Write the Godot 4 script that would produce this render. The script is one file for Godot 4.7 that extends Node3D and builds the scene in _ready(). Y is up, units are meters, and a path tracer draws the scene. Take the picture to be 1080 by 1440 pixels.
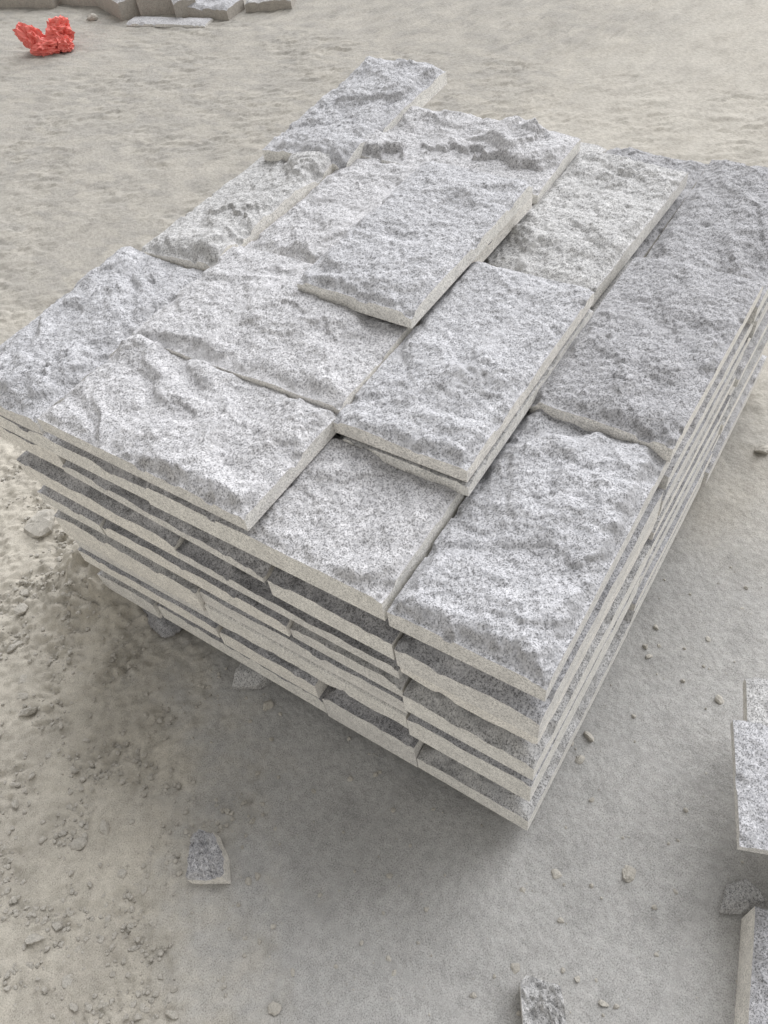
extends Node3D
# A stack of rough split-face granite slabs on a dusty workshop floor.
# Axes: x runs along the front of the stack, -z runs away along its right side, y is up.
# Origin: top of the near right corner of the stack.

const GROUND := -0.80


var n_low := FastNoiseLite.new()
var n_warp := FastNoiseLite.new()
var n_mid := FastNoiseLite.new()
var n_fine := FastNoiseLite.new()
var n_cell := FastNoiseLite.new()
var n_flake := FastNoiseLite.new()
var rough_mats := []
var sawn_mats := []
var taken := {}

# ---------------------------------------------------------------- naming
func numbered(called: String) -> String:
	if not taken.has(called):
		taken[called] = 0
		return called
	taken[called] += 1
	return "%s_%03d" % [called, taken[called]]

func tag(o: Node, label: String, category: String, group := "") -> void:
	o.set_meta("label", label)
	o.set_meta("category", category)
	o.set_meta("kind", "thing")
	if group != "":
		o.set_meta("group", group)

func add_mesh(called: String, mesh: Mesh, at := Vector3.ZERO, rot := Vector3.ZERO) -> MeshInstance3D:
	var o := MeshInstance3D.new()
	o.mesh = mesh
	o.name = numbered(called)
	o.position = at
	o.rotation = rot
	add_child(o, true)
	return o

# ---------------------------------------------------------------- textures
func noise(kind: int, freq: float, sd: int, oct := 1) -> FastNoiseLite:
	var n := FastNoiseLite.new()
	n.noise_type = kind
	n.frequency = freq
	n.seed = sd
	if oct > 1:
		n.fractal_type = FastNoiseLite.FRACTAL_FBM
		n.fractal_octaves = oct
	else:
		n.fractal_type = FastNoiseLite.FRACTAL_NONE
	return n

func gray(n: FastNoiseLite, size: int) -> PackedByteArray:
	var im := n.get_seamless_image(size, size, false, false, 0.08, true)
	im.convert(Image.FORMAT_L8)
	return im.get_data()

func tex(w: int, data: PackedByteArray, fmt: int) -> ImageTexture:
	var im := Image.create_from_data(w, w, false, fmt, data)
	im.generate_mipmaps()
	return ImageTexture.create_from_image(im)

# grains of white feldspar, grey quartz and black mica
func granite_texture(contrast: float, lift: float, sd: int) -> ImageTexture:
	var s := 1024
	var c1 := noise(FastNoiseLite.TYPE_CELLULAR, 0.31, sd)
	c1.cellular_return_type = FastNoiseLite.RETURN_CELL_VALUE
	c1.domain_warp_enabled = true
	c1.domain_warp_amplitude = 5.0
	c1.domain_warp_frequency = 0.12
	var c2 := noise(FastNoiseLite.TYPE_CELLULAR, 0.33, sd + 5)
	c2.cellular_return_type = FastNoiseLite.RETURN_CELL_VALUE
	c2.domain_warp_enabled = true
	c2.domain_warp_amplitude = 6.0
	c2.domain_warp_frequency = 0.15
	var a := gray(c1, s)
	var b := gray(c2, s)
	var m := gray(noise(FastNoiseLite.TYPE_SIMPLEX_SMOOTH, 0.012, sd + 9, 3), s)
	var out := PackedByteArray()
	out.resize(s * s * 3)
	var mean := 178.0
	for i in s * s:
		var v: float
		var av := a[i]
		var bv := b[i]
		var mv := (m[i] - 128) / 128.0
		var blue := 0.0
		if bv < 52 + mv * 30.0:
			v = 52.0 + av * 0.14
		elif av < 105:
			v = 140.0 + av * 0.22
			blue = 1.0
		elif av > 226:
			v = 236.0
		else:
			v = 186.0 + (av - 105) * 0.34
		v = mean + (v - mean) * contrast + lift + mv * 15.0
		out[i * 3] = clampi(int(v - blue * 0.4), 0, 255)
		out[i * 3 + 1] = clampi(int(v), 0, 255)
		out[i * 3 + 2] = clampi(int(v + blue), 0, 255)
	return tex(s, out, Image.FORMAT_RGB8)

func relief_texture(freq: float, sd: int, cell: bool) -> ImageTexture:
	var s := 512
	var a := gray(noise(FastNoiseLite.TYPE_SIMPLEX_SMOOTH, freq, sd, 4), s)
	if cell:
		var cn := noise(FastNoiseLite.TYPE_CELLULAR, freq * 2.2, sd + 3)
		cn.cellular_return_type = FastNoiseLite.RETURN_DISTANCE
		var b := gray(cn, s)
		for i in s * s:
			a[i] = (a[i] + b[i]) >> 1
	return tex(s, a, Image.FORMAT_L8)

func saw_texture(sd: int) -> ImageTexture:
	return relief_texture(0.06, sd, false)

# ---------------------------------------------------------------- materials
func make_materials() -> void:
	var g1 := granite_texture(0.45, -4.0, 11)
	var g2 := granite_texture(0.36, 48.0, 41)
	var relief := relief_texture(0.03, 7, true)
	var soft := saw_texture(19)
	var tints := [Color(1.0, 0.993, 0.995), Color(0.96, 0.957, 0.965), Color(0.985, 0.978, 0.968), Color(0.87, 0.865, 0.87)]
	for k in 4:
		var m := StandardMaterial3D.new()
		m.albedo_texture = g1
		m.albedo_color = tints[k]
		m.roughness = 0.86
		m.metallic_specular = 0.35
		m.uv1_triplanar = true
		m.uv1_world_triplanar = true
		m.uv1_triplanar_sharpness = 6.0
		m.uv1_scale = Vector3.ONE * 1.5
		m.uv1_offset = Vector3(0.17, 0.41, 0.29) * k
		m.heightmap_enabled = true
		m.heightmap_texture = relief
		m.heightmap_scale = 0.6
		rough_mats.append(m)
	var stints := [Color(0.985, 0.975, 0.95), Color(0.955, 0.945, 0.925), Color(1.0, 0.985, 0.955)]
	for k in 3:
		var m := StandardMaterial3D.new()
		m.albedo_texture = g2
		m.albedo_color = stints[k]
		m.roughness = 0.7
		m.metallic_specular = 0.4
		m.uv1_triplanar = true
		m.uv1_world_triplanar = true
		m.uv1_triplanar_sharpness = 6.0
		m.uv1_scale = Vector3.ONE * 1.5
		m.uv1_offset = Vector3(0.31, 0.11, 0.23) * k
		m.heightmap_enabled = true
		m.heightmap_texture = soft
		m.heightmap_scale = 0.06
		sawn_mats.append(m)

# ---------------------------------------------------------------- slab meshes
# Height field of a split face over a lx x lz rectangle, greatest value = r.
func face_field(lx: float, lz: float, nx: int, nz: int, p: Dictionary) -> PackedFloat32Array:
	var out := PackedFloat32Array()
	out.resize((nx + 1) * (nz + 1))
	var sd: int = p.sd
	var ox := fmod(sd * 7.31, 97.0) + 3.0
	var oz := fmod(sd * 3.77, 89.0) + 5.0
	var w: float = p.get("w", 0.045)
	var gx: float = p.get("gx", 0.0)
	var gz: float = p.get("gz", 0.0)
	var ang: float = p.get("ang", fmod(sd * 1.37, PI))
	var ca := cos(ang)
	var sa := sin(ang)
	var lv: float = p.get("levels", 3.0)
	var eh: float = p.get("eh", 0.003)
	var rim: float = p.get("rim", 0.25)
	var top := 0.0001
	var core := PackedFloat32Array()
	core.resize(out.size())
	var hollow: Array = p.get("hollow", [])
	var rng := RandomNumberGenerator.new()
	rng.seed = 7000 + sd
	var scars := []
	for k in int(p.get("scars", 3 + lx * lz * 16.0)):
		var th := rng.randf() * TAU
		scars.append([rng.randf_range(-0.5, 0.5) * lx, rng.randf_range(-0.5, 0.5) * lz, cos(th), sin(th), rng.randf_range(0.07, 0.22), rng.randf_range(0.08, 0.36)])
	for j in nz + 1:
		var z := (float(j) / nz - 0.5) * lz
		for i in nx + 1:
			var x := (float(i) / nx - 0.5) * lx
			var X := x + ox
			var Z := z + oz
			var d := minf(minf(x + lx * 0.5, lx * 0.5 - x), minf(z + lz * 0.5, lz * 0.5 - z))
			var wob := n_mid.get_noise_2d(X * 14.0, Z * 14.0)
			var e := smoothstep(0.0, 1.0, clampf(d / maxf(w * (1.0 + wob * 0.6), 0.006), 0.0, 1.0))
			# long ridges left by the splitting wedge, bent by a slow warp
			var wx := n_warp.get_noise_2d(X * 4.0, Z * 4.0) * 0.12
			var wz := n_warp.get_noise_2d(X * 4.0 + 31.0, Z * 4.0 + 17.0) * 0.12
			var u := (X + wx) * ca + (Z + wz) * sa
			var v := -(X + wx) * sa + (Z + wz) * ca
			var a := n_warp.get_noise_2d(u * 2.0, v * 4.2)
			var b := 1.0 - absf(n_warp.get_noise_2d(u * 1.9 + 50.0, v * 3.6 + 20.0)) * 2.4
			var t := 0.45 + 0.75 * a + 0.20 * b + gx * x / lx + gz * z / lz
			var q := t * lv + n_mid.get_noise_2d(X * 9.0, Z * 9.0) * 0.22
			var fl := floorf(q)
			var st := (fl + smoothstep(0.55, 0.95, q - fl)) / lv
			t = lerpf(t, st, 0.42)
			# flake scars: a slow ramp that breaks off at a ragged lip
			for sc_ in scars:
				var rx: float = x - sc_[0]
				var rz: float = z - sc_[1]
				var rad: float = sc_[4]
				if rx * rx + rz * rz > rad * rad * 2.0:
					continue
				var al: float = (rx * sc_[2] + rz * sc_[3]) / rad + wob * 0.35
				var la: float = (-rx * sc_[3] + rz * sc_[2]) / rad
				var win := (1.0 - smoothstep(0.35, 1.0, absf(la))) * smoothstep(-1.0, 0.5, al) * (1.0 - smoothstep(0.53, 0.585, al))
				t += sc_[5] * win
			for hw in hollow:
				var hd := Vector2((x - hw[0]) / hw[2], (z - hw[1]) / hw[3]).length() + wob * 0.35
				t -= hw[4] * (1.0 - smoothstep(0.75, 1.0, hd))
			t = maxf(t, 0.04)
			var k := j * (nx + 1) + i
			var ef := clampf(rim * (0.5 + 0.9 * n_low.get_noise_2d(X * 5.0 + 13.0, Z * 5.0)), 0.0, 1.0)
			core[k] = lerpf(ef, 1.0, e) * t
			if core[k] > top:
				top = core[k]
			var f := n_mid.get_noise_2d(X * 20.0, Z * 20.0) * 0.0022 + n_fine.get_noise_2d(X * 60.0, Z * 60.0) * 0.0019 + n_fine.get_noise_2d(X * 150.0, Z * 150.0) * 0.0013
			var fx := X + wx * 0.25 + wob * 0.012
			var fz := Z + wz * 0.25 - wob * 0.012
			f += n_flake.get_noise_2d(fx * 15.0, fz * 15.0) * 0.0017 + n_flake.get_noise_2d(fx * 48.0 + 9.0, fz * 48.0) * 0.0009
			out[k] = f * (0.35 + 0.65 * e) + eh * n_mid.get_noise_2d(X * 6.0 + 9.0, Z * 6.0) * (1.0 - e)
	var r: float = p.get("r", 0.03)
	var sc := maxf(r - 0.003, 0.001) / top
	# nicks knocked out of the rim
	var nicks := []
	for k in int(p.get("nicks", 9)):
		var q := rng.randf() * 2.0 * (lx + lz)
		var c := Vector2(q - lx * 0.5, lz * 0.5)
		if q > 2.0 * lx + lz:
			c = Vector2(-lx * 0.5, q - 2.0 * lx - lz - lz * 0.5)
		elif q > lx + lz:
			c = Vector2(q - lx - lz - lx * 0.5, -lz * 0.5)
		elif q > lx:
			c = Vector2(lx * 0.5, q - lx - lz * 0.5)
		nicks.append([c.x, c.y, rng.randf_range(0.008, 0.026), rng.randf_range(0.002, 0.011)])
	for sx in [-0.5, 0.5]:
		for sz in [-0.5, 0.5]:
			nicks.append([sx * lx, sz * lz, rng.randf_range(0.008, 0.03), rng.randf_range(0.001, 0.012)])
	for k in out.size():
		out[k] += core[k] * sc
	for nk in nicks:
		var rad: float = nk[2]
		var i0 := maxi(0, int((nk[0] - rad + lx * 0.5) / lx * nx))
		var i1 := mini(nx, int((nk[0] + rad + lx * 0.5) / lx * nx) + 1)
		var j0 := maxi(0, int((nk[1] - rad + lz * 0.5) / lz * nz))
		var j1 := mini(nz, int((nk[1] + rad + lz * 0.5) / lz * nz) + 1)
		for j in range(j0, j1 + 1):
			for i in range(i0, i1 + 1):
				var dd := Vector2((float(i) / nx - 0.5) * lx - nk[0], (float(j) / nz - 0.5) * lz - nk[1]).length() / rad
				out[j * (nx + 1) + i] -= nk[3] * (1.0 - smoothstep(0.55, 1.0, dd))
	return out

# A slab: sawn underside and edges, split upper face. Local origin at the middle of its underside.
func slab_mesh(lx: float, lz: float, s: float, p: Dictionary) -> ArrayMesh:
	var step: float = p.get("step", 0.008)
	var nx := maxi(2, int(ceil(lx / step)))
	var nz := maxi(2, int(ceil(lz / step)))
	var h := face_field(lx, lz, nx, nz, p)
	var row := nx + 1
	var V := PackedVector3Array()
	var N := PackedVector3Array()
	var I := PackedInt32Array()
	V.resize(h.size())
	N.resize(h.size())
	var dx := lx / nx
	var dz := lz / nz
	for j in nz + 1:
		for i in nx + 1:
			var k := j * row + i
			V[k] = Vector3((float(i) / nx - 0.5) * lx, s + h[k], (float(j) / nz - 0.5) * lz)
			var hl := h[k - 1] if i > 0 else h[k]
			var hr := h[k + 1] if i < nx else h[k]
			var hu := h[k - row] if j > 0 else h[k]
			var hd := h[k + row] if j < nz else h[k]
			var ddx := dx * (2.0 if i > 0 and i < nx else 1.0)
			var ddz := dz * (2.0 if j > 0 and j < nz else 1.0)
			N[k] = Vector3(-(hr - hl) / ddx, 1.0, -(hd - hu) / ddz).normalized()
	for j in nz:
		for i in nx:
			var k := j * row + i
			I.append_array([k, k + 1, k + row, k + 1, k + row + 1, k + row])
	var mesh := ArrayMesh.new()
	var arr := []
	arr.resize(Mesh.ARRAY_MAX)
	arr[Mesh.ARRAY_VERTEX] = V
	arr[Mesh.ARRAY_NORMAL] = N
	arr[Mesh.ARRAY_INDEX] = I
	mesh.add_surface_from_arrays(Mesh.PRIMITIVE_TRIANGLES, arr)
	# sawn edges follow the broken rim of the face
	var SV := PackedVector3Array()
	var SN := PackedVector3Array()
	var SI := PackedInt32Array()
	var rims := [[], [], [], []]
	for i in nx + 1:
		rims[0].append(V[nz * row + i])
		rims[1].append(V[nx - i])
	for j in nz + 1:
		rims[2].append(V[(nz - j) * row + nx])
		rims[3].append(V[j * row])
	var nrm := [Vector3(0, 0, 1), Vector3(0, 0, -1), Vector3(1, 0, 0), Vector3(-1, 0, 0)]
	for q in 4:
		var base := SV.size()
		for v in rims[q]:
			SV.append(v)
			SV.append(Vector3(v.x, 0, v.z))
			SN.append(nrm[q])
			SN.append(nrm[q])
		for i in rims[q].size() - 1:
			var k: int = base + i * 2
			SI.append_array([k, k + 2, k + 1, k + 2, k + 3, k + 1])
	var b := SV.size()
	SV.append_array([Vector3(-lx, 0, -lz) * 0.5, Vector3(lx, 0, -lz) * 0.5, Vector3(lx, 0, lz) * 0.5, Vector3(-lx, 0, lz) * 0.5])
	for q in 4:
		SN.append(Vector3.DOWN)
	SI.append_array([b, b + 3, b + 2, b, b + 2, b + 1])
	var arr2 := []
	arr2.resize(Mesh.ARRAY_MAX)
	arr2[Mesh.ARRAY_VERTEX] = SV
	arr2[Mesh.ARRAY_NORMAL] = SN
	arr2[Mesh.ARRAY_INDEX] = SI
	mesh.add_surface_from_arrays(Mesh.PRIMITIVE_TRIANGLES, arr2)
	var sd: int = p.sd
	mesh.surface_set_material(0, rough_mats[p.get("mat", sd % 4)])
	mesh.surface_set_material(1, sawn_mats[sd % 3])
	return mesh

# x0..x1 along the front, zn near edge, zf far edge, y of the underside
func slab(label: String, group: String, x0: float, x1: float, zn: float, zf: float, y: float, s: float, p: Dictionary, rot := Vector3.ZERO, flip := false) -> Node3D:
	var m := slab_mesh(absf(x1 - x0), absf(zn - zf), s, p)
	var at := Vector3((x0 + x1) * 0.5, y, (zn + zf) * 0.5)
	var r := rot
	if flip:
		r.z += PI
	var o := split_slab(m, at, r)
	tag(o, label, "stone slab", group)
	return o

# a slab as a thing with two parts: the broken upper face and the sawn body below it
func split_slab(m: ArrayMesh, at: Vector3, rot: Vector3) -> Node3D:
	var o := Node3D.new()
	o.name = numbered("granite_slab")
	o.position = at
	o.rotation = rot
	add_child(o, true)
	var names := ["split_face", "sawn_body"]
	for k in 2:
		var one := ArrayMesh.new()
		one.add_surface_from_arrays(Mesh.PRIMITIVE_TRIANGLES, m.surface_get_arrays(k))
		one.surface_set_material(0, m.surface_get_material(k))
		var c := MeshInstance3D.new()
		c.mesh = one
		c.name = names[k]
		o.add_child(c, true)
	return o

# ---------------------------------------------------------------- loose stones
# A broken chunk: a convex body cut by random planes, roughened; base at y = 0.
func chunk_mesh(size: Vector3, sd: int, div: int, rough: float, mat: Material, cuts := 11) -> ArrayMesh:
	var rng := RandomNumberGenerator.new()
	rng.seed = sd
	var planes := []
	for k in cuts:
		var n := Vector3(rng.randfn(), rng.randfn(), rng.randfn()).normalized()
		planes.append([n, rng.randf_range(0.62, 0.95)])
	planes.append([Vector3.DOWN, 0.55])
	var V := PackedVector3Array()
	var faces := [[Vector3.RIGHT, Vector3.UP, Vector3.BACK], [Vector3.LEFT, Vector3.UP, Vector3.FORWARD], [Vector3.UP, Vector3.BACK, Vector3.RIGHT], [Vector3.DOWN, Vector3.FORWARD, Vector3.RIGHT], [Vector3.BACK, Vector3.UP, Vector3.LEFT], [Vector3.FORWARD, Vector3.UP, Vector3.RIGHT]]
	var st := SurfaceTool.new()
	st.begin(Mesh.PRIMITIVE_TRIANGLES)
	st.set_smooth_group(-1 if div < 6 else 0)
	var low := 1e9
	var grids := []
	for f in faces:
		var g := []
		for j in div + 1:
			for i in div + 1:
				var d: Vector3 = (f[0] + f[1] * (2.0 * j / div - 1.0) + f[2] * (2.0 * i / div - 1.0)).normalized()
				var r := 1.3
				for pl in planes:
					var c: float = d.dot(pl[0])
					if c > 0.05:
						r = minf(r, pl[1] / c)
				r *= 1.0 + rough * (n_mid.get_noise_3d(d.x * 2.5 + sd, d.y * 2.5, d.z * 2.5) + 0.5 * n_fine.get_noise_3d(d.x * 7.0, d.y * 7.0 + sd, d.z * 7.0))
				var v := d * r * size * 0.5
				low = minf(low, v.y)
				g.append(v)
		grids.append(g)
	for g in grids:
		for j in div:
			for i in div:
				var k: int = j * (div + 1) + i
				for q in [k, k + 1, k + div + 1, k + 1, k + div + 2, k + div + 1]:
					st.add_vertex(g[q] - Vector3(0, low, 0))
	st.index()
	st.generate_normals()
	var m := st.commit()
	m.surface_set_material(0, mat)
	return m

# A piece snapped off a slab: outline extruded, split face on top. Outline is relative to the piece's middle.
func fragment_mesh(outline: PackedVector2Array, thick: float, rough: float, sd: int, per := 64, rings := 14) -> ArrayMesh:
	var total := 0.0
	var n := outline.size()
	for i in n:
		total += outline[i].distance_to(outline[(i + 1) % n])
	var rim := PackedVector2Array()
	for k in per:
		var want := total * k / per
		var i := 0
		while want > outline[i].distance_to(outline[(i + 1) % n]):
			want -= outline[i].distance_to(outline[(i + 1) % n])
			i += 1
		var a := outline[i]
		var b := outline[(i + 1) % n]
		rim.append(a.lerp(b, want / a.distance_to(b)))
	var st := SurfaceTool.new()
	st.begin(Mesh.PRIMITIVE_TRIANGLES)
	st.set_smooth_group(0)
	var P := []
	for r in rings + 1:
		for k in per:
			var q := rim[k] * (float(r) / rings)
			var h := thick + rough * (n_low.get_noise_2d(q.x * 11.0 + sd, q.y * 11.0) * 1.2 + absf(n_mid.get_noise_2d(q.x * 22.0, q.y * 22.0 + sd)) + 0.35 * n_fine.get_noise_2d(q.x * 90.0, q.y * 90.0 + sd))
			P.append(Vector3(q.x, h, q.y))
	for r in rings:
		for k in per:
			var k2 := (k + 1) % per
			for id in [r * per + k, (r + 1) * per + k, (r + 1) * per + k2, r * per + k, (r + 1) * per + k2, r * per + k2]:
				st.add_vertex(P[id])
	st.index()
	st.generate_normals()
	var mesh := st.commit()
	mesh.surface_set_material(0, rough_mats[sd % 4])
	var s2 := SurfaceTool.new()
	s2.begin(Mesh.PRIMITIVE_TRIANGLES)
	s2.set_smooth_group(-1)
	for k in per:
		var k2 := (k + 1) % per
		var a: Vector3 = P[rings * per + k]
		var b: Vector3 = P[rings * per + k2]
		var jag := 0.004 * n_mid.get_noise_2d(a.x * 30.0, a.z * 30.0)
		var jag2 := 0.004 * n_mid.get_noise_2d(b.x * 30.0, b.z * 30.0)
		var a0 := Vector3(a.x * (1.0 + jag * 8.0), 0, a.z * (1.0 + jag * 8.0))
		var b0 := Vector3(b.x * (1.0 + jag2 * 8.0), 0, b.z * (1.0 + jag2 * 8.0))
		for v in [a, a0, b, b, a0, b0, a0, Vector3.ZERO, b0]:
			s2.add_vertex(v)
	s2.generate_normals()
	s2.commit(mesh)
	mesh.surface_set_material(1, sawn_mats[sd % 3])
	return mesh

# ---------------------------------------------------------------- ground
func spaced(stops: Array) -> PackedFloat32Array:
	# stops: [from, step], ..., [last, 0]; a step that differs grows evenly
	var out := PackedFloat32Array()
	for k in stops.size() - 1:
		var a: float = stops[k][0]
		var b: float = stops[k + 1][0]
		var n := maxi(1, int(round((b - a) / stops[k][1])))
		for i in n:
			out.append(lerpf(a, b, float(i) / n))
	out.append(stops[-1][0])
	return out

func dustiness(x: float, z: float) -> float:
	# where loose stone dust lies thick: left of the stack and beyond it, swept thin at the right
	var edge := -1.12 + 1.1 * clampf(z, -0.2, 1.2) + 0.32 * n_low.get_noise_2d(x * 2.0, z * 2.0 + 40.0) + 0.17 * n_mid.get_noise_2d(x * 9.0, z * 9.0) + 0.08 * n_fine.get_noise_2d(x * 40.0, z * 40.0)
	var left := smoothstep(-0.34, 0.36, edge - x)
	var back := smoothstep(-0.4, 0.6, -1.2 - z + 0.4 * n_low.get_noise_2d(x * 1.2 + 8.0, z * 1.2) + 0.12 * n_mid.get_noise_2d(x * 8.0, z * 8.0))
	return clampf(maxf(left, back * 0.8), 0.0, 1.0)

func ground_height(x: float, z: float, dust: float) -> float:
	var h := 0.006 * n_low.get_noise_2d(x * 1.3, z * 1.3)
	h += 0.0004 * n_fine.get_noise_2d(x * 40.0, z * 40.0)
	# dust banked up against the left end of the stack
	var bx := (x + 1.50) / 0.15
	var bz := (z + 0.02) / 0.15
	h += 0.13 * exp(-bx * bx - bz * bz) * (1.0 + 0.5 * n_mid.get_noise_2d(x * 12.0, z * 12.0))
	if dust > 0.01:
		var near := smoothstep(-0.9, 0.0, z) * (1.0 - smoothstep(0.0, 0.9, z) * 0.45)
		var cl := n_cell.get_noise_2d(x * 30.0, z * 30.0)
		var rid := 1.0 - absf(n_mid.get_noise_2d(x * 11.0 + 3.0, z * 13.0))
		var patch := smoothstep(-0.25, 0.35, n_low.get_noise_2d(x * 4.0 + 70.0, z * 4.0))
		h += dust * near * (0.016 * (rid - 0.7) + (0.3 + patch) * (0.016 * cl + 0.014 * n_mid.get_noise_2d(x * 22.0, z * 22.0) + 0.006 * n_flake.get_noise_2d(x * 34.0 + rid * 0.8, z * 34.0)) + 0.005 * n_fine.get_noise_2d(x * 60.0, z * 60.0))
		# trodden, flaking crust further back
		var far := 1.0 - near
		var u := x * 0.91 - z * 0.42
		var v := x * 0.42 + z * 0.91
		var wu := 0.03 * n_mid.get_noise_2d(u * 6.0, v * 6.0)
		var plate := n_flake.get_noise_2d((u + wu) * 10.0, (v + wu) * 24.0)
		var plate2 := n_flake.get_noise_2d((u - wu) * 20.0 + 40.0, (v + wu) * 44.0)
		var worn := smoothstep(-0.45, 0.25, n_low.get_noise_2d(x * 1.6, z * 1.6 + 11.0))
		h += dust * far * (worn * (0.0052 * plate + 0.0038 * plate2) + 0.003 * n_fine.get_noise_2d(u * 30.0, v * 50.0))
	return h

func make_ground() -> void:
	var xs := spaced([[-60.0, 10.0], [-20.0, 2.0], [-10.0, 0.3], [-7.0, 0.05], [-4.4, 0.013], [-2.3, 0.009], [0.75, 0.05], [2.0, 0.4], [6.0, 6.0], [60.0, 0.0]])
	var zs := spaced([[-60.0, 10.0], [-20.0, 2.0], [-10.0, 0.3], [-6.5, 0.05], [-4.0, 0.014], [-0.9, 0.009], [1.15, 0.06], [2.5, 0.5], [6.0, 6.0], [60.0, 0.0]])
	var nx := xs.size()
	var nz := zs.size()
	var V := PackedVector3Array()
	var N := PackedVector3Array()
	var C := PackedColorArray()
	var I := PackedInt32Array()
	V.resize(nx * nz)
	N.resize(nx * nz)
	C.resize(nx * nz)
	var concrete := Color(0.475, 0.465, 0.445)
	var dustc := Color(0.57, 0.53, 0.455)
	var trodden_dim := Color(0.38, 0.36, 0.325)
	var crust := Color(0.47, 0.435, 0.375)
	for j in nz:
		var z := zs[j]
		for i in nx:
			var x := xs[i]
			var k := j * nx + i
			var d := dustiness(x, z)
			V[k] = Vector3(x, GROUND + ground_height(x, z, d), z)
			var c := concrete.lerp(dustc, d)
			c = c.lerp(crust, d * smoothstep(-0.1, 0.5, n_mid.get_noise_2d(x * 3.0 + 5.0, z * 3.0)) * 0.6)
			# grey-brown trodden crust behind; weaker light at far left painted in as darker colour
			var trod_dim := smoothstep(-0.5, 0.5, -0.75 - z + 0.35 * n_low.get_noise_2d(x * 1.7 + 21.0, z * 1.7) + 0.15 * n_mid.get_noise_2d(x * 10.0, z * 10.0 + 7.0))
			trod_dim *= 0.35 + 0.65 * smoothstep(-0.6, 0.6, -1.6 - x + 0.5 * n_low.get_noise_2d(x * 1.1, z * 1.1 + 33.0) + 0.2 * n_mid.get_noise_2d(x * 7.0 + 3.0, z * 7.0))
			c = c.lerp(trodden_dim, trod_dim * (0.8 + 0.2 * n_flake.get_noise_2d(x * 9.0, z * 20.0)))
			# stains and scuffs in the floor
			var s1 := smoothstep(0.15, 0.5, n_mid.get_noise_2d(x * 5.0 + 60.0, z * 5.0)) * 0.10
			var s2 := n_low.get_noise_2d(x * 3.0, z * 3.0 + 90.0) * 0.07 + n_fine.get_noise_2d(x * 30.0, z * 30.0 + 9.0) * 0.025
			var f := 1.0 - s1 + s2
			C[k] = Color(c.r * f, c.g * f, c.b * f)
	for j in nz:
		for i in nx:
			var k := j * nx + i
			var a := V[k - 1] if i > 0 else V[k]
			var b := V[k + 1] if i < nx - 1 else V[k]
			var c := V[k - nx] if j > 0 else V[k]
			var d := V[k + nx] if j < nz - 1 else V[k]
			N[k] = (d - c).cross(b - a).normalized()
	for j in nz - 1:
		for i in nx - 1:
			var k := j * nx + i
			I.append_array([k, k + 1, k + nx, k + 1, k + nx + 1, k + nx])
	var arr := []
	arr.resize(Mesh.ARRAY_MAX)
	arr[Mesh.ARRAY_VERTEX] = V
	arr[Mesh.ARRAY_NORMAL] = N
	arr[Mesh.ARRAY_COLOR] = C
	arr[Mesh.ARRAY_INDEX] = I
	var mesh := ArrayMesh.new()
	mesh.add_surface_from_arrays(Mesh.PRIMITIVE_TRIANGLES, arr)
	var s := 1024
	var fa := gray(noise(FastNoiseLite.TYPE_SIMPLEX_SMOOTH, 0.02, 71, 5), s)
	var fb := gray(noise(FastNoiseLite.TYPE_SIMPLEX_SMOOTH, 0.16, 72, 3), s)
	var out := PackedByteArray()
	out.resize(s * s * 3)
	for i in s * s:
		var v := 228.0 + (fa[i] - 128) * 0.12 + (fb[i] - 128) * 0.26
		if fb[i] < 62:
			v -= 26.0
		elif fb[i] > 200:
			v += 14.0
		var w := clampi(int(v), 0, 255)
		out[i * 3] = w
		out[i * 3 + 1] = w
		out[i * 3 + 2] = w
	var m := StandardMaterial3D.new()
	m.vertex_color_use_as_albedo = true
	m.albedo_texture = tex(s, out, Image.FORMAT_RGB8)
	m.roughness = 0.93
	m.metallic_specular = 0.25
	m.uv1_triplanar = true
	m.uv1_world_triplanar = true
	m.uv1_scale = Vector3.ONE * 1.37
	m.heightmap_enabled = true
	m.heightmap_texture = relief_texture(0.07, 33, false)
	m.heightmap_scale = 0.22
	mesh.surface_set_material(0, m)
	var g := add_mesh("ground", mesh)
	g.set_meta("kind", "structure")
	g.set_meta("label", "dusty grey concrete floor covered with pale stone dust")

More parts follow.
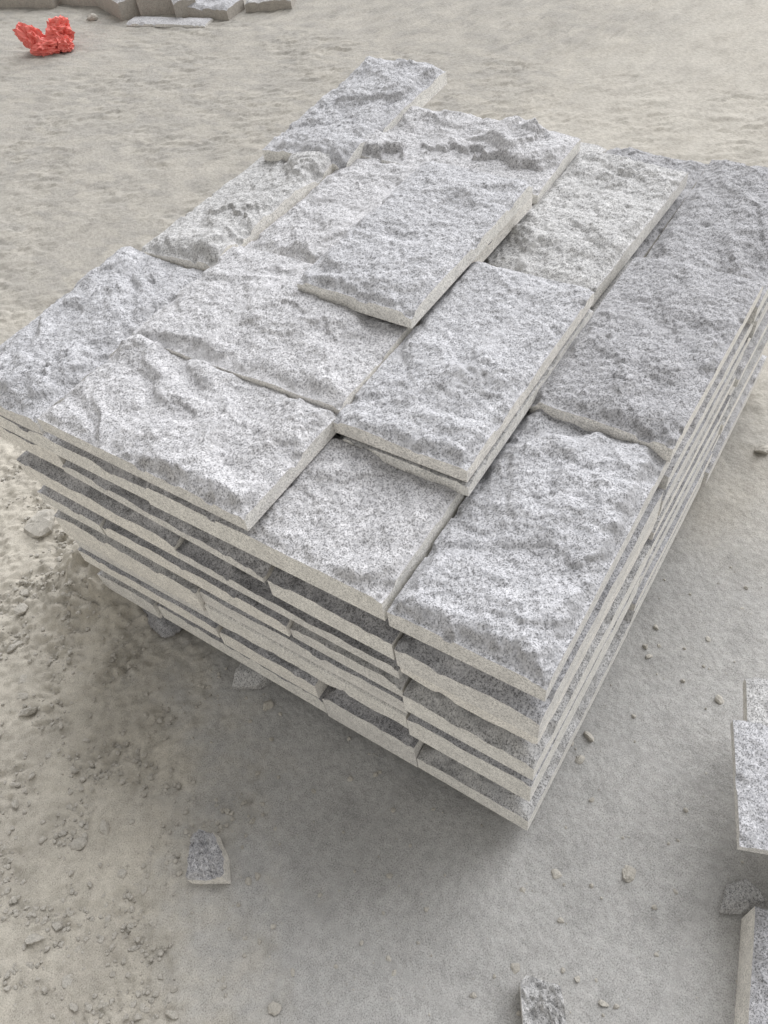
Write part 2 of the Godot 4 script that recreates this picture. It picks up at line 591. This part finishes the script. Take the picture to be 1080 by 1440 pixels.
# ---------------------------------------------------------------- scene
func _ready() -> void:
	# camera: 1.98 m above the floor, looking down on the near right corner
	var cam := Camera3D.new()
	cam.name = "camera"
	cam.fov = 66.415
	cam.near = 0.05
	cam.far = 300.0
	cam.transform = Transform3D(Basis(Vector3(0.836925, -0.104186, -0.53731), Vector3(-0.363386, 0.628336, -0.687855), Vector3(0.409276, 0.770934, 0.48801)).orthonormalized(), Vector3(0.19428, 1.17836, 0.55679))
	add_child(cam)
	cam.current = true
	# sky and soft light from the open side behind the stack
	var env := Environment.new()
	env.background_mode = Environment.BG_SKY
	var sm := ProceduralSkyMaterial.new()
	sm.sky_top_color = Color(0.66, 0.66, 0.66)
	sm.sky_horizon_color = Color(1.0, 0.975, 0.93)
	sm.sky_curve = 0.2
	sm.ground_bottom_color = Color(0.45, 0.42, 0.38)
	sm.ground_horizon_color = Color(0.70, 0.68, 0.64)
	sm.sun_angle_max = 0.0
	var sky := Sky.new()
	sky.sky_material = sm
	env.sky = sky
	env.background_energy_multiplier = 0.38
	env.tonemap_mode = Environment.TONE_MAPPER_LINEAR
	env.tonemap_exposure = 3.25
	env.sdfgi_enabled = true
	env.ssao_enabled = true
	env.ssil_enabled = true
	var we := WorldEnvironment.new()
	we.name = "world_environment"
	we.environment = env
	add_child(we)
	var sun := DirectionalLight3D.new()
	sun.name = "daylight"
	sun.light_energy = 0.5
	sun.light_color = Color(0.985, 0.988, 1.0)
	sun.light_angular_distance = 66.0
	sun.shadow_enabled = true
	add_child(sun)
	sun.look_at_from_position(Vector3(0.02, 1.0, -1.15), Vector3.ZERO, Vector3.UP)

	n_low = noise(FastNoiseLite.TYPE_SIMPLEX_SMOOTH, 1.0, 3, 3)
	n_warp = noise(FastNoiseLite.TYPE_SIMPLEX_SMOOTH, 1.0, 8, 2)
	n_mid = noise(FastNoiseLite.TYPE_SIMPLEX_SMOOTH, 1.0, 21, 3)
	n_fine = noise(FastNoiseLite.TYPE_SIMPLEX_SMOOTH, 1.0, 34, 2)
	n_cell = noise(FastNoiseLite.TYPE_CELLULAR, 1.0, 55)
	n_cell.cellular_return_type = FastNoiseLite.RETURN_DISTANCE2_SUB
	n_flake = noise(FastNoiseLite.TYPE_CELLULAR, 1.0, 63)
	n_flake.cellular_return_type = FastNoiseLite.RETURN_CELL_VALUE
	make_materials()
	make_ground()
	make_stack()
	make_side_stack()
	make_loose()
	make_background()

const ORD := ["first", "second", "third", "fourth", "fifth", "sixth", "seventh", "eighth", "ninth", "tenth", "eleventh", "twelfth", "thirteenth", "fourteenth", "fifteenth", "sixteenth", "seventeenth", "eighteenth", "nineteenth", "twentieth", "twenty-first", "twenty-second", "twenty-third", "twenty-fourth", "twenty-fifth", "twenty-sixth", "twenty-seventh", "twenty-eighth", "twenty-ninth", "thirtieth", "thirty-first", "thirty-second", "thirty-third", "thirty-fourth", "thirty-fifth", "thirty-sixth"]
const TOPG := "slabs lying on top of the stack"
const FRONTG := "slab edges in the front of the stack"
const SIDEG := "slab edges in the right side of the stack"

func make_stack() -> void:
	var hi := 0.004
	# --- slabs seen from above
	slab("big granite slab on the near right corner of the stack", TOPG, -0.306, -0.002, 0.0, -0.60, -0.045, 0.05, {"sd": 1, "r": 0.05, "step": hi, "ang": 2.2, "w": 0.035, "gz": 0.3, "scars": 9}, Vector3(0, 0.012, 0))
	slab("darker granite slab second from the near corner along the right edge", TOPG, -0.300, 0.0, -0.555, -1.155, -0.004, 0.042, {"sd": 2, "r": 0.038, "scars": 8, "step": hi, "ang": 0.9, "mat": 3, "w": 0.035}, Vector3(-0.022, 0.004, 0))
	slab("granite slab at the far end of the right edge", TOPG, -0.300, 0.004, -1.14, -1.735, -0.066, 0.05, {"sd": 3, "r": 0.038, "step": hi, "ang": 1.2, "mat": 3}, Vector3(0.03, 0, 0))
	slab("slab at the front edge between the jutting slab and the near corner slab", TOPG, -0.905, -0.312, 0.002, -0.296, -0.037, 0.066, {"sd": 24, "r": 0.032, "scars": 7, "step": hi, "ang": 2.0, "w": 0.03}, Vector3(0, 0.004, 0))
	slab("upper slab of the doubled pair in the middle, cracked near its front edge", TOPG, -0.603, -0.300, -0.280, -0.880, 0.0645, 0.033, {"sd": 5, "r": 0.04, "scars": 8, "step": hi, "ang": 2.5, "w": 0.025, "hollow": [[-0.02, 0.245, 0.11, 0.05, 0.22]]}, Vector3(0, 0.013, 0))
	slab("lower slab of the doubled pair in the middle, only its edges showing", TOPG, -0.602, -0.296, -0.276, -0.876, 0.030, 0.030, {"sd": 6, "r": 0.0045, "step": 0.012, "eh": 0.002, "w": 0.06}, Vector3(0, 0.013, 0))
	slab("pale slab jutting out over the front left of the stack", TOPG, -1.182, -0.601, 0.004, -0.308, 0.057, 0.036, {"sd": 7, "mat": 0, "r": 0.036, "step": hi, "ang": 0.5, "w": 0.03, "gz": 0.6}, Vector3(0, -0.004, 0))
	slab("long slab lying crosswise behind the jutting front slab", TOPG, -1.190, -0.607, -0.296, -0.700, 0.068, 0.036, {"sd": 8, "r": 0.034, "step": hi, "ang": 0.3, "gz": 0.6, "gx": -0.25}, Vector3(0, 0.035, 0))
	slab("highest slab of the stack with its whole front edge clear", TOPG, -0.900, -0.592, -0.574, -1.160, 0.116, 0.036, {"sd": 9, "r": 0.028, "step": hi, "ang": 2.9, "gx": -0.5, "w": 0.03}, Vector3(0, 0.0, 0.004))
	slab("slab at the right of the highest one, behind the doubled pair", TOPG, -0.626, -0.322, -0.955, -1.550, 0.0, 0.040, {"sd": 10, "r": 0.036, "scars": 8, "step": hi, "ang": 0.2, "w": 0.03}, Vector3(0, -0.025, 0))
	slab("back edge slab partly hidden under the slab right of the highest one", TOPG, -0.606, -0.308, -1.17, -1.735, -0.075, 0.046, {"sd": 11, "r": 0.032, "step": hi, "ang": 0.7})
	slab("slab with a deep dark hollow broken out of it near the back edge", TOPG, -1.250, -0.626, -1.236, -1.546, 0.046, 0.034, {"sd": 12, "rim": 0.6, "r": 0.055, "step": hi, "ang": 0.1, "w": 0.03, "gz": -0.5, "scars": 4, "hollow": [[0.07, 0.15, 0.27, 0.125, 1.5]]}, Vector3(0, 0.05, -0.03))
	slab("slab at the left end of the front edge with a sloping face", TOPG, -1.520, -1.212, -0.002, -0.600, 0.020, 0.040, {"sd": 13, "rim": 0.6, "r": 0.042, "step": hi, "ang": 1.1, "gx": 0.3})
	slab("middle slab of the left edge between two steps", TOPG, -1.490, -1.196, -0.605, -1.20, 0.036, 0.034, {"sd": 14, "rim": 0.6, "r": 0.05, "step": hi, "ang": 1.4, "gx": 0.6}, Vector3(0, 0, 0.10))
	slab("slab at the far left corner sticking out beyond the others", TOPG, -1.462, -1.164, -1.135, -1.725, 0.070, 0.038, {"sd": 15, "mat": 1, "rim": 0.6, "r": 0.044, "step": hi, "ang": 1.9, "gx": 0.2}, Vector3(0.05, 0, 0))
	slab("slab between the left edge and the highest slab", TOPG, -1.192, -0.906, -0.706, -1.228, 0.048, 0.030, {"sd": 16, "rim": 0.6, "r": 0.042, "step": hi, "ang": 1.6})
	slab("slab directly under the highest slab", TOPG, -0.892, -0.610, -0.712, -1.20, 0.060, 0.036, {"sd": 17, "r": 0.019, "step": 0.012})

	# --- front of the stack: [x0, x1, bottom at x0, bottom at x1, sawn edge, gap above, depth, face down, description]
	var F := [
		[-1.43, -0.908, -0.030, -0.033, 0.048, 0.035, 0.30, false, "edge slab under the jutting front left slab"],
		[-0.300, -0.002, -0.186, -0.186, 0.066, 0.074, 0.60, false, "thick upper slab right under the near corner slab"],
		[-0.302, -0.004, -0.186, -0.186, 0.058, 0.034, 0.60, true, "face-down slab second below the near corner slab"],
		[-0.606, -0.304, -0.168, -0.172, 0.066, 0.064, 0.60, false, "short slab end just left of the near corner, second layer"],
		[-1.210, -0.622, -0.092, -0.136, 0.031, 0.060, 0.30, false, "thin tilted long slab in the second layer of the front"],
		[-1.47, -1.214, -0.098, -0.100, 0.050, 0.066, 0.30, false, "short slab end at the left end, second layer of the front"],
		[-0.300, 0.0, -0.388, -0.388, 0.072, 0.034, 0.60, false, "third slab edge below the near corner slab"],
		[-0.912, -0.306, -0.250, -0.262, 0.036, 0.076, 0.30, false, "long thin slab across the middle of the front, third layer"],
		[-1.45, -0.915, -0.231, -0.251, 0.058, 0.094, 0.30, false, "long slab at the left end, third layer of the front"],
		[-0.301, -0.003, -0.516, -0.516, 0.088, 0.036, 0.60, false, "fourth slab edge below the near corner slab"],
		[-0.604, -0.306, -0.352, -0.354, 0.050, 0.038, 0.60, false, "short slab end in the middle of the front, fourth layer"],
		[-1.20, -0.608, -0.334, -0.344, 0.054, 0.036, 0.30, false, "long slab in the middle of the front, fourth layer"],
		[-1.44, -1.204, -0.328, -0.330, 0.048, 0.030, 0.30, false, "short slab end at the left end, fourth layer of the front"],
		[-0.908, -0.306, -0.440, -0.436, 0.052, 0.028, 0.30, false, "long slab in the middle of the front, fifth layer"],
		[-1.44, -0.911, -0.470, -0.470, 0.094, 0.040, 0.30, false, "long thick slab at the left, fifth layer of the front"],
		[-0.906, -0.308, -0.441, -0.439, 0.066, 0.034, 0.30, true, "long face-down slab in the middle of the front, sixth layer"],
		[-1.43, -0.913, -0.532, -0.530, 0.058, 0.004, 0.30, false, "thin slab at the left, sixth layer of the front"],
		[-1.43, -0.90, -0.592, -0.590, 0.056, 0.004, 0.30, false, "thin slab at the left, seventh layer of the front"],
		[-0.300, -0.002, -0.736, -0.736, 0.064, 0.154, 0.60, false, "bottom slab under the near corner with a high dark broken face"],
		[-0.578, -0.304, -0.736, -0.736, 0.118, 0.104, 0.60, false, "bottom slab just left of the near corner, thick sawn edge"],
		[-0.895, -0.581, -0.618, -0.622, 0.072, 0.006, 0.60, false, "short slab end lying on the bottom layer of the front"],
		[-1.180, -0.583, -0.728, -0.732, 0.072, 0.032, 0.30, false, "long slab in the bottom layer of the front"],
		[-1.42, -1.184, -0.726, -0.726, 0.080, 0.052, 0.30, false, "bottom slab at the left end of the front, half covered in dust"],
	]
	for k in F.size():
		var a: Array = F[k]
		var ang := atan2(a[3] - a[2], a[1] - a[0])
		var dz := 0.006 * sin(k * 2.3)
		var p := {"sd": 60 + k, "r": a[5], "rim": 0.06, "w": clampf(a[5] * 1.3, 0.04, 0.09), "step": 0.0075 if a[6] < 0.5 else 0.009, "eh": 0.012, "levels": 2.0}
		slab(a[8], FRONTG, a[0], a[1], dz, dz - a[6], (a[2] + a[3]) * 0.5, a[4], p, Vector3(0, 0.004 * sin(k * 1.7), ang), a[7])

	# --- right side behind the near corner
	var words := ["second", "third", "fourth", "fifth", "sixth", "seventh", "bottom"]
	var bottoms := [[-0.134, -0.222, -0.312, -0.402, -0.508, -0.618, -0.736], [-0.166, -0.240, -0.330, -0.418, -0.512, -0.624, -0.736]]
	var tops := [-0.046, -0.088]
	for row in 2:
		var above: float = tops[row]
		for k in 7:
			var b: float = bottoms[row][k]
			var s := 0.046 + 0.010 * sin(k * 2.1 + row)
			if k == 6:
				s = 0.066
			var gap := above - b - s
			var jx := 0.007 * sin(k * 3.1 + row * 1.9)
			var zn := -0.606 - row * 0.602
			slab("%s layer slab edge in the %s of the right side" % [words[k], ["middle", "far end"][row]], SIDEG, -0.300 + jx, -0.002 + jx, zn, zn - 0.595, b, s, {"sd": 120 + row * 10 + k, "r": maxf(gap - 0.001, 0.004), "rim": 0.15, "w": 0.035, "step": 0.011, "eh": 0.007, "levels": 2.0}, Vector3(0, 0.004 * sin(k * 1.3), 0))
			above = b

	# --- slabs inside the stack that carry the upper ones
	var inner := []
	for v in 3:
		inner.append(slab_mesh(0.296, 0.592, 0.062, {"sd": 200 + v, "r": 0.0345, "step": 0.03, "w": 0.05}))
	var fill := slab_mesh(0.296, 0.592, 0.034, {"sd": 210, "r": 0.016, "step": 0.03, "w": 0.05})
	for col in 4:
		var x := -0.455 - col * 0.300
		for row in 2:
			var z := -0.905 - row * 0.60
			if row == 1 and col == 0:
				z = -1.50
			for k in 7:
				if row == 1 and col == 0 and k == 6:
					continue
				var y := -0.736 + k * 0.0975
				var o := add_mesh("granite_slab", inner[(k + col + row) % 3], Vector3(x, y, z))
				if col == 3:
					tag(o, "slab in the left side of the stack, %s half, layer %s from the floor" % [["near", "far"][row], ORD[k]], "stone slab", "slab edges in the left side of the stack")
				else:
					tag(o, "slab inside the stack, %s column from right, %s half, %s from the floor" % [ORD[col + 1], ["near", "far"][row], ORD[k]], "stone slab", "slabs inside the stack")
			if not (row == 1 and col == 0):
				var o2 := add_mesh("granite_slab", fill, Vector3(x, -0.052, z + (0.09 if row == 1 else 0.0)))
				tag(o2, "lower thin slab under the top slabs, %s column from right, %s half" % [ORD[col + 1], ["near", "far"][row]], "stone slab", "thin slabs under the top slabs")
			if col > 0:
				var o3 := add_mesh("granite_slab", fill, Vector3(x, -0.006, z + (0.20 if row == 1 else 0.0)))
				tag(o3, "upper thin slab under the top slabs, %s column from right, %s half" % [ORD[col + 1], ["near", "far"][row]], "stone slab", "thin slabs under the top slabs")
	for col in 3:
		var o4 := add_mesh("granite_slab", slab_mesh(0.296, 0.29, 0.05, {"sd": 220 + col, "r": 0.03, "step": 0.03}), Vector3(-0.455 - col * 0.30, -0.052, -0.452))
		tag(o4, "short slab hidden behind the front row, %s column from the right" % ORD[col + 1], "stone slab", "thin slabs under the top slabs")

func make_side_stack() -> void:
	var g := "slabs of the small pile at the right edge"
	var yaw := 0.355
	var dir := Vector3(sin(yaw), 0, cos(yaw))
	var across := Vector3(cos(yaw), 0, -sin(yaw))
	var corner := Vector3(0.299, 0, -0.388)
	var mid := corner + dir * 0.136 + across * 0.30
	var pale := slab_mesh(0.60, 0.272, 0.026, {"sd": 301, "r": 0.004, "step": 0.005, "eh": 0.0015})
	pale.surface_set_material(0, rough_mats[1])
	var o: Node3D = split_slab(pale, Vector3(mid.x, -0.552, mid.z), Vector3(0, yaw, 0))
	tag(o, "smooth pale slab lying nearest in the small pile at the right edge", "stone slab", g)
	var yaw2 := 0.31
	var m2 := Vector3(0.2945, 0, -0.53) + Vector3(sin(yaw2), 0, cos(yaw2)) * 0.15 + Vector3(cos(yaw2), 0, -sin(yaw2)) * 0.30
	o = split_slab(slab_mesh(0.60, 0.30, 0.034, {"sd": 302, "r": 0.012, "step": 0.005, "w": 0.02}), Vector3(m2.x, -0.599, m2.z), Vector3(0, yaw2, 0))
	tag(o, "rough slab sticking out from under the smooth pale one in the small pile", "stone slab", g)
	# blocks that carry them
	var k2 := m2 + across * 0.05 + dir * 0.06
	o = add_mesh("granite_block", slab_mesh(0.40, 0.17, 0.196, {"sd": 303, "r": 0.004, "step": 0.02}), Vector3(k2.x, GROUND - 0.001, k2.z), Vector3(0, yaw, 0))
	tag(o, "shaded block carrying the small pile at the right edge", "stone block")
	# thick slab at the lower right corner of the picture
	var yaw3 := 0.23
	var m4 := Vector3(0.474, 0, -0.092) + Vector3(sin(yaw3), 0, cos(yaw3)) * 0.30 + Vector3(cos(yaw3), 0, -sin(yaw3)) * 0.15
	o = split_slab(slab_mesh(0.30, 0.60, 0.12, {"sd": 305, "mat": 3, "r": 0.03, "step": 0.006, "w": 0.02}), Vector3(m4.x, GROUND - 0.001, m4.z), Vector3(0, yaw3, 0))
	tag(o, "thick slab with a beige sawn side at the lower right corner", "stone slab", g)
	o = add_mesh("stone_fragment", chunk_mesh(Vector3(0.11, 0.06, 0.07), 79, 12, 0.18, rough_mats[2], 16), Vector3(0.458, GROUND - 0.008, -0.128), Vector3(0, 0.5, 0))
	tag(o, "broken lump wedged beside the small pile at the right", "stone fragment")

func make_loose() -> void:
	# pieces broken off slabs
	var out1 := PackedVector2Array([Vector2(0.011, 0.065), Vector2(0.091, 0.016), Vector2(0.072, -0.004), Vector2(0.050, -0.026), Vector2(-0.002, -0.053), Vector2(-0.042, -0.039), Vector2(-0.045, -0.008)])
	var o := add_mesh("stone_fragment", fragment_mesh(out1, 0.046, 0.024, 404), Vector3(-0.651, GROUND - 0.003, 0.435), Vector3(0.06, 0, 0.05))
	tag(o, "snapped off grey granite piece lying alone in front of the stack", "stone fragment")
	var out2 := PackedVector2Array([Vector2(-0.005, 0.072), Vector2(-0.052, -0.005), Vector2(-0.048, -0.026), Vector2(-0.028, -0.034), Vector2(0.02, -0.046), Vector2(0.05, -0.006), Vector2(0.095, 0.06), Vector2(0.04, 0.105)])
	o = add_mesh("stone_fragment", fragment_mesh(out2, 0.048, 0.02, 406), Vector3(0.173, GROUND - 0.002, 0.287), Vector3(0.0, 0, 0.0))
	tag(o, "granite piece cut by the bottom edge of the picture", "stone fragment")
	# stones that prop the stack up off the floor
	o = add_mesh("prop_stone", chunk_mesh(Vector3(0.16, 0.080, 0.15), 18, 14, 0.10, rough_mats[3]), Vector3(-1.225, GROUND - 0.004, -0.045), Vector3(0, 0.4, 0))
	tag(o, "dark granite lump propping up the left of the stack", "prop stone")
	o = add_mesh("prop_stone", chunk_mesh(Vector3(0.17, 0.082, 0.11), 25, 14, 0.08, rough_mats[2]), Vector3(-0.845, GROUND - 0.004, -0.030), Vector3(0, 0.9, 0))
	tag(o, "pale granite lump propping up the middle of the stack", "prop stone")
	var prop := slab_mesh(0.10, 0.50, 0.058, {"sd": 411, "r": 0.004, "step": 0.03})
	var hidden := [[-0.15, -0.42], [-0.15, -0.95], [-0.15, -1.5], [-0.45, -0.42], [-0.455, -0.95], [-0.455, -1.5], [-0.755, -0.9], [-0.755, -1.5], [-1.055, -0.9], [-1.055, -1.5], [-1.355, -0.9], [-1.355, -1.5], [-1.36, -0.28], [-0.95, -0.28]]
	for hk in hidden.size():
		var h: Array = hidden[hk]
		var b := add_mesh("prop_block", prop, Vector3(h[0], GROUND - 0.001, h[1]))
		if h[1] == -0.28:
			b.scale.z = 0.5
		tag(b, "block hidden on the floor under the stack, %s counted from the near right" % ORD[hk], "prop block", "blocks under the stack")
	# chips lying about: x, z, size
	var chips := [[-1.88, -0.101, 0.107], [-1.367, 0.403, 0.046], [-1.216, 0.46, 0.02], [-1.129, 0.455, 0.026], [-1.206, 0.528, 0.02], [-0.998, 0.338, 0.021], [-1.01, 0.395, 0.019], [-0.962, 0.583, 0.035], [-0.931, 0.52, 0.039], [-0.998, 0.545, 0.017], [-0.878, 0.472, 0.018], [-1.085, 0.501, 0.017], [-0.809, 0.577, 0.024], [-0.734, 0.573, 0.02], [-0.867, 0.743, 0.027], [-0.886, 0.793, 0.037], [-0.758, 0.814, 0.03], [-0.705, 0.838, 0.026], [-0.67, 0.678, 0.016], [-0.526, 0.705, 0.027], [-0.499, 0.728, 0.033], [-0.315, 0.597, 0.028], [-0.318, 0.522, 0.019], [-0.527, 0.424, 0.019], [-0.768, 0.041, 0.035], [-1.465, 0.343, 0.033], [-1.416, 0.378, 0.033], [-1.582, 0.278, 0.049], [-1.653, 0.178, 0.042], [-1.705, 0.125, 0.043], [-1.403, 0.203, 0.021], [-1.573, -0.057, 0.022], [0.092, 0.032, 0.03], [0.232, -0.049, 0.038], [0.022, -0.313, 0.03], [0.028, -0.245, 0.025], [-0.009, -0.277, 0.02], [0.048, -0.632, 0.019], [0.069, -0.609, 0.019], [0.188, -0.734, 0.019], [0.106, -1.495, 0.044], [0.092, -0.168, 0.017], [0.099, 0.253, 0.022], [0.286, 0.215, 0.022], [-5.379, -3.677, 0.079], [-1.056, 0.236, 0.019], [-1.155, 0.378, 0.02], [-1.052, 0.625, 0.021], [-1.191, 0.603, 0.026], [-0.772, 0.667, 0.018], [-1.019, 0.724, 0.023], [0.268, -0.572, 0.025]]
	var special := {0: "biggest pale stone chip in the dust at the left end of the stack", 7: "larger of two pale chips side by side in the left foreground dust", 8: "flat chip just above the pale chip in the left foreground dust", 24: "small pale chip in the shadow right under the stack front", 33: "rounded chip alone on the grey floor right of the near corner", 32: "angular chip on the grey floor below the near corner", 40: "pale chip on the floor beside the far right side of the stack", 44: "white chip on the floor beside the red plastic bag", 21: "chip near the bottom edge left of the stack shadow"}
	# count the plain chips from the left of the picture
	var order := []
	for k in chips.size():
		if not special.has(k):
			var v := Vector3(chips[k][0], GROUND, chips[k][1]) - Vector3(0.19428, 1.17836, 0.55679)
			order.append([v.dot(Vector3(0.836925, -0.104186, -0.53731)) / v.dot(Vector3(-0.409276, -0.770934, -0.48801)), k])
	order.sort_custom(func(p, q): return p[0] < q[0])
	var place := {}
	var counts := [0, 0]
	for q in order:
		var side := 0 if chips[q[1]][0] < -0.2 else 1
		place[q[1]] = counts[side]
		counts[side] += 1
	var dusty := StandardMaterial3D.new()
	dusty.albedo_color = Color(0.76, 0.74, 0.70)
	dusty.albedo_texture = granite_texture(0.3, 50.0, 91)
	dusty.uv1_triplanar = true
	dusty.uv1_world_triplanar = true
	dusty.uv1_scale = Vector3.ONE * 1.5
	dusty.roughness = 0.95
	for k in chips.size():
		var c: Array = chips[k]
		var s: float = c[2]
		var d := dustiness(c[0], c[1])
		var y := GROUND + ground_height(c[0], c[1], d) - s * 0.10
		var m := chunk_mesh(Vector3(s, s * (0.55 + 0.2 * sin(k * 1.9)), s * (0.75 + 0.2 * cos(k * 2.7))), 500 + k, 5 if s > 0.03 else 3, 0.16, dusty, 9)
		var chip := add_mesh("stone_chip", m, Vector3(c[0], y, c[1]), Vector3(0, k * 1.1, 0))
		if special.has(k):
			tag(chip, special[k], "stone chip", "stone chips on the floor")
		elif c[0] < -0.2:
			tag(chip, "small stone chip in the dusty foreground, %s from the left" % ORD[place[k]], "stone chip", "stone chips on the floor")
		else:
			tag(chip, "tiny stone chip on the bare floor right of the stack, %s from the left" % ORD[place[k]], "stone chip", "stone chips on the floor")
	# crumbs of stone in the dust
	var rng := RandomNumberGenerator.new()
	rng.seed = 4242
	var grit := MultiMesh.new()
	grit.transform_format = MultiMesh.TRANSFORM_3D
	grit.mesh = chunk_mesh(Vector3.ONE, 909, 2, 0.15, dusty, 8)
	var xf := []
	while xf.size() < 8000:
		var x := rng.randf_range(-2.2, 0.6)
		var z := rng.randf_range(-1.0, 1.0)
		if x < 0.0 and x > -1.5 and z < 0.0:
			continue
		var d := dustiness(x, z)
		var clump := n_low.get_noise_2d(x * 4.0 + 70.0, z * 4.0)
		if rng.randf() > (0.025 + 0.9 * d * smoothstep(-0.3, 0.4, clump)):
			continue
		var s := 0.003 + 0.016 * pow(rng.randf(), 3.0)
		var b := Basis.from_euler(Vector3(rng.randf() * 6.0, rng.randf() * 6.0, rng.randf() * 6.0)).scaled(Vector3(s, s * 0.8, s))
		xf.append(Transform3D(b, Vector3(x, GROUND + ground_height(x, z, d), z)))
	grit.instance_count = xf.size()
	for k in xf.size():
		grit.set_instance_transform(k, xf[k])
	var gi := MultiMeshInstance3D.new()
	gi.multimesh = grit
	gi.name = "grit"
	gi.set_meta("kind", "stuff")
	gi.set_meta("label", "fine stone crumbs scattered in the dust around the stack")
	gi.set_meta("category", "grit")
	add_child(gi)

func make_background() -> void:
	var g := "stone offcuts heaped at the far left"
	var shaded_sawn: StandardMaterial3D = sawn_mats[1].duplicate()  # darker copy of the sawn stone: the heap's shade is put into its colour
	shaded_sawn.albedo_color = Color(0.74, 0.715, 0.68)
	var pieces := [
		[-6.35, -3.98, 0.75, 0.34, 0.16, 0.25, "shaded offcut at the far left end of the heap"],
		[-5.75, -4.16, 0.62, 0.30, 0.15, 0.1, "offcut with a flat front beside the leftmost one in the far heap"],
		[-5.30, -4.12, 0.46, 0.36, 0.17, -0.35, "wide pale offcut in the middle of the far heap"],
		[-4.98, -4.19, 0.34, 0.30, 0.18, 0.5, "pale offcut with a slanting end in the far heap"],
		[-4.79, -4.17, 0.16, 0.34, 0.15, 0.9, "narrow tilted offcut standing out of the far heap"],
		[-4.50, -4.20, 0.36, 0.22, 0.10, 0.12, "brownish offcut second from the right end of the far heap"],
		[-4.16, -4.42, 0.34, 0.16, 0.09, 0.45, "low offcut at the right end of the far heap"],
	]
	for k in pieces.size():
		var a: Array = pieces[k]
		var m := slab_mesh(a[2], a[3], a[4] * 0.7, {"sd": 600 + k, "r": a[4] * 0.35, "step": 0.02, "w": 0.05})
		var o := add_mesh("stone_offcut", m, Vector3(a[0] + 0.03, GROUND - 0.004, a[1] + 0.14), Vector3(0, a[5], 0))
		m.surface_set_material(1, shaded_sawn)
		tag(o, a[6], "stone offcut", g)
	var f := add_mesh("stone_offcut", slab_mesh(0.66, 0.13, 0.02, {"sd": 640, "r": 0.012, "step": 0.02}), Vector3(-4.70, GROUND - 0.003, -3.80), Vector3(0, 0.22, 0))
	tag(f, "thin flat strip of stone on the floor before the far heap", "stone offcut", g)
	# crumpled red plastic sack: a low body with two ears standing up
	var st := SurfaceTool.new()
	st.begin(Mesh.PRIMITIVE_TRIANGLES)
	st.set_smooth_group(-1)
	var lobes := [[Vector3(0.02, 0.06, 0.02), Vector3(0.17, 0.07, 0.10), 0.1], [Vector3(-0.13, 0.13, -0.02), Vector3(0.15, 0.09, 0.07), -0.75], [Vector3(0.14, 0.14, -0.06), Vector3(0.13, 0.11, 0.09), 0.6], [Vector3(0.19, 0.07, 0.04), Vector3(0.07, 0.07, 0.06), 0.2]]
	for li in lobes.size():
		var L: Array = lobes[li]
		var nu := 36
		var nv := 20
		var pts := []
		for j in nv + 1:
			for i in nu:
				var th := PI * j / nv
				var ph := TAU * i / nu
				var d := Vector3(sin(th) * cos(ph), cos(th), sin(th) * sin(ph))
				var r := 1.0 + 0.55 * (0.5 - absf(n_warp.get_noise_3d(d.x * 1.3 + li * 9.0, d.y * 1.3, d.z * 1.3)) * 2.0) + 0.16 * (0.5 - absf(n_warp.get_noise_3d(d.x * 3.0 + li * 5.0, d.y * 3.0, d.z * 3.0)) * 2.2)
				var v: Vector3 = d * r * L[1]
				v = v.rotated(Vector3(0, 0, 1), L[2]) + L[0]
				v.y = maxf(v.y, 0.002)
				pts.append(v)
		for j in nv:
			for i in nu:
				var i2 := (i + 1) % nu
				for id in [j * nu + i, j * nu + i2, (j + 1) * nu + i, j * nu + i2, (j + 1) * nu + i2, (j + 1) * nu + i]:
					st.add_vertex(pts[id])
	st.generate_normals()
	var mesh := st.commit()
	var red := StandardMaterial3D.new()
	red.albedo_color = Color(0.91, 0.48, 0.44)
	red.roughness = 0.45
	red.backlight_enabled = true
	red.backlight = Color(0.35, 0.08, 0.06)
	mesh.surface_set_material(0, red)
	var bag := add_mesh("plastic_sack", mesh, Vector3(-5.25, GROUND - 0.004, -3.13), Vector3(0, 0.55, 0))
	bag.scale = Vector3(0.72, 0.70, 0.72)
	tag(bag, "crumpled red plastic sack lying on the floor at the far left", "plastic sack")
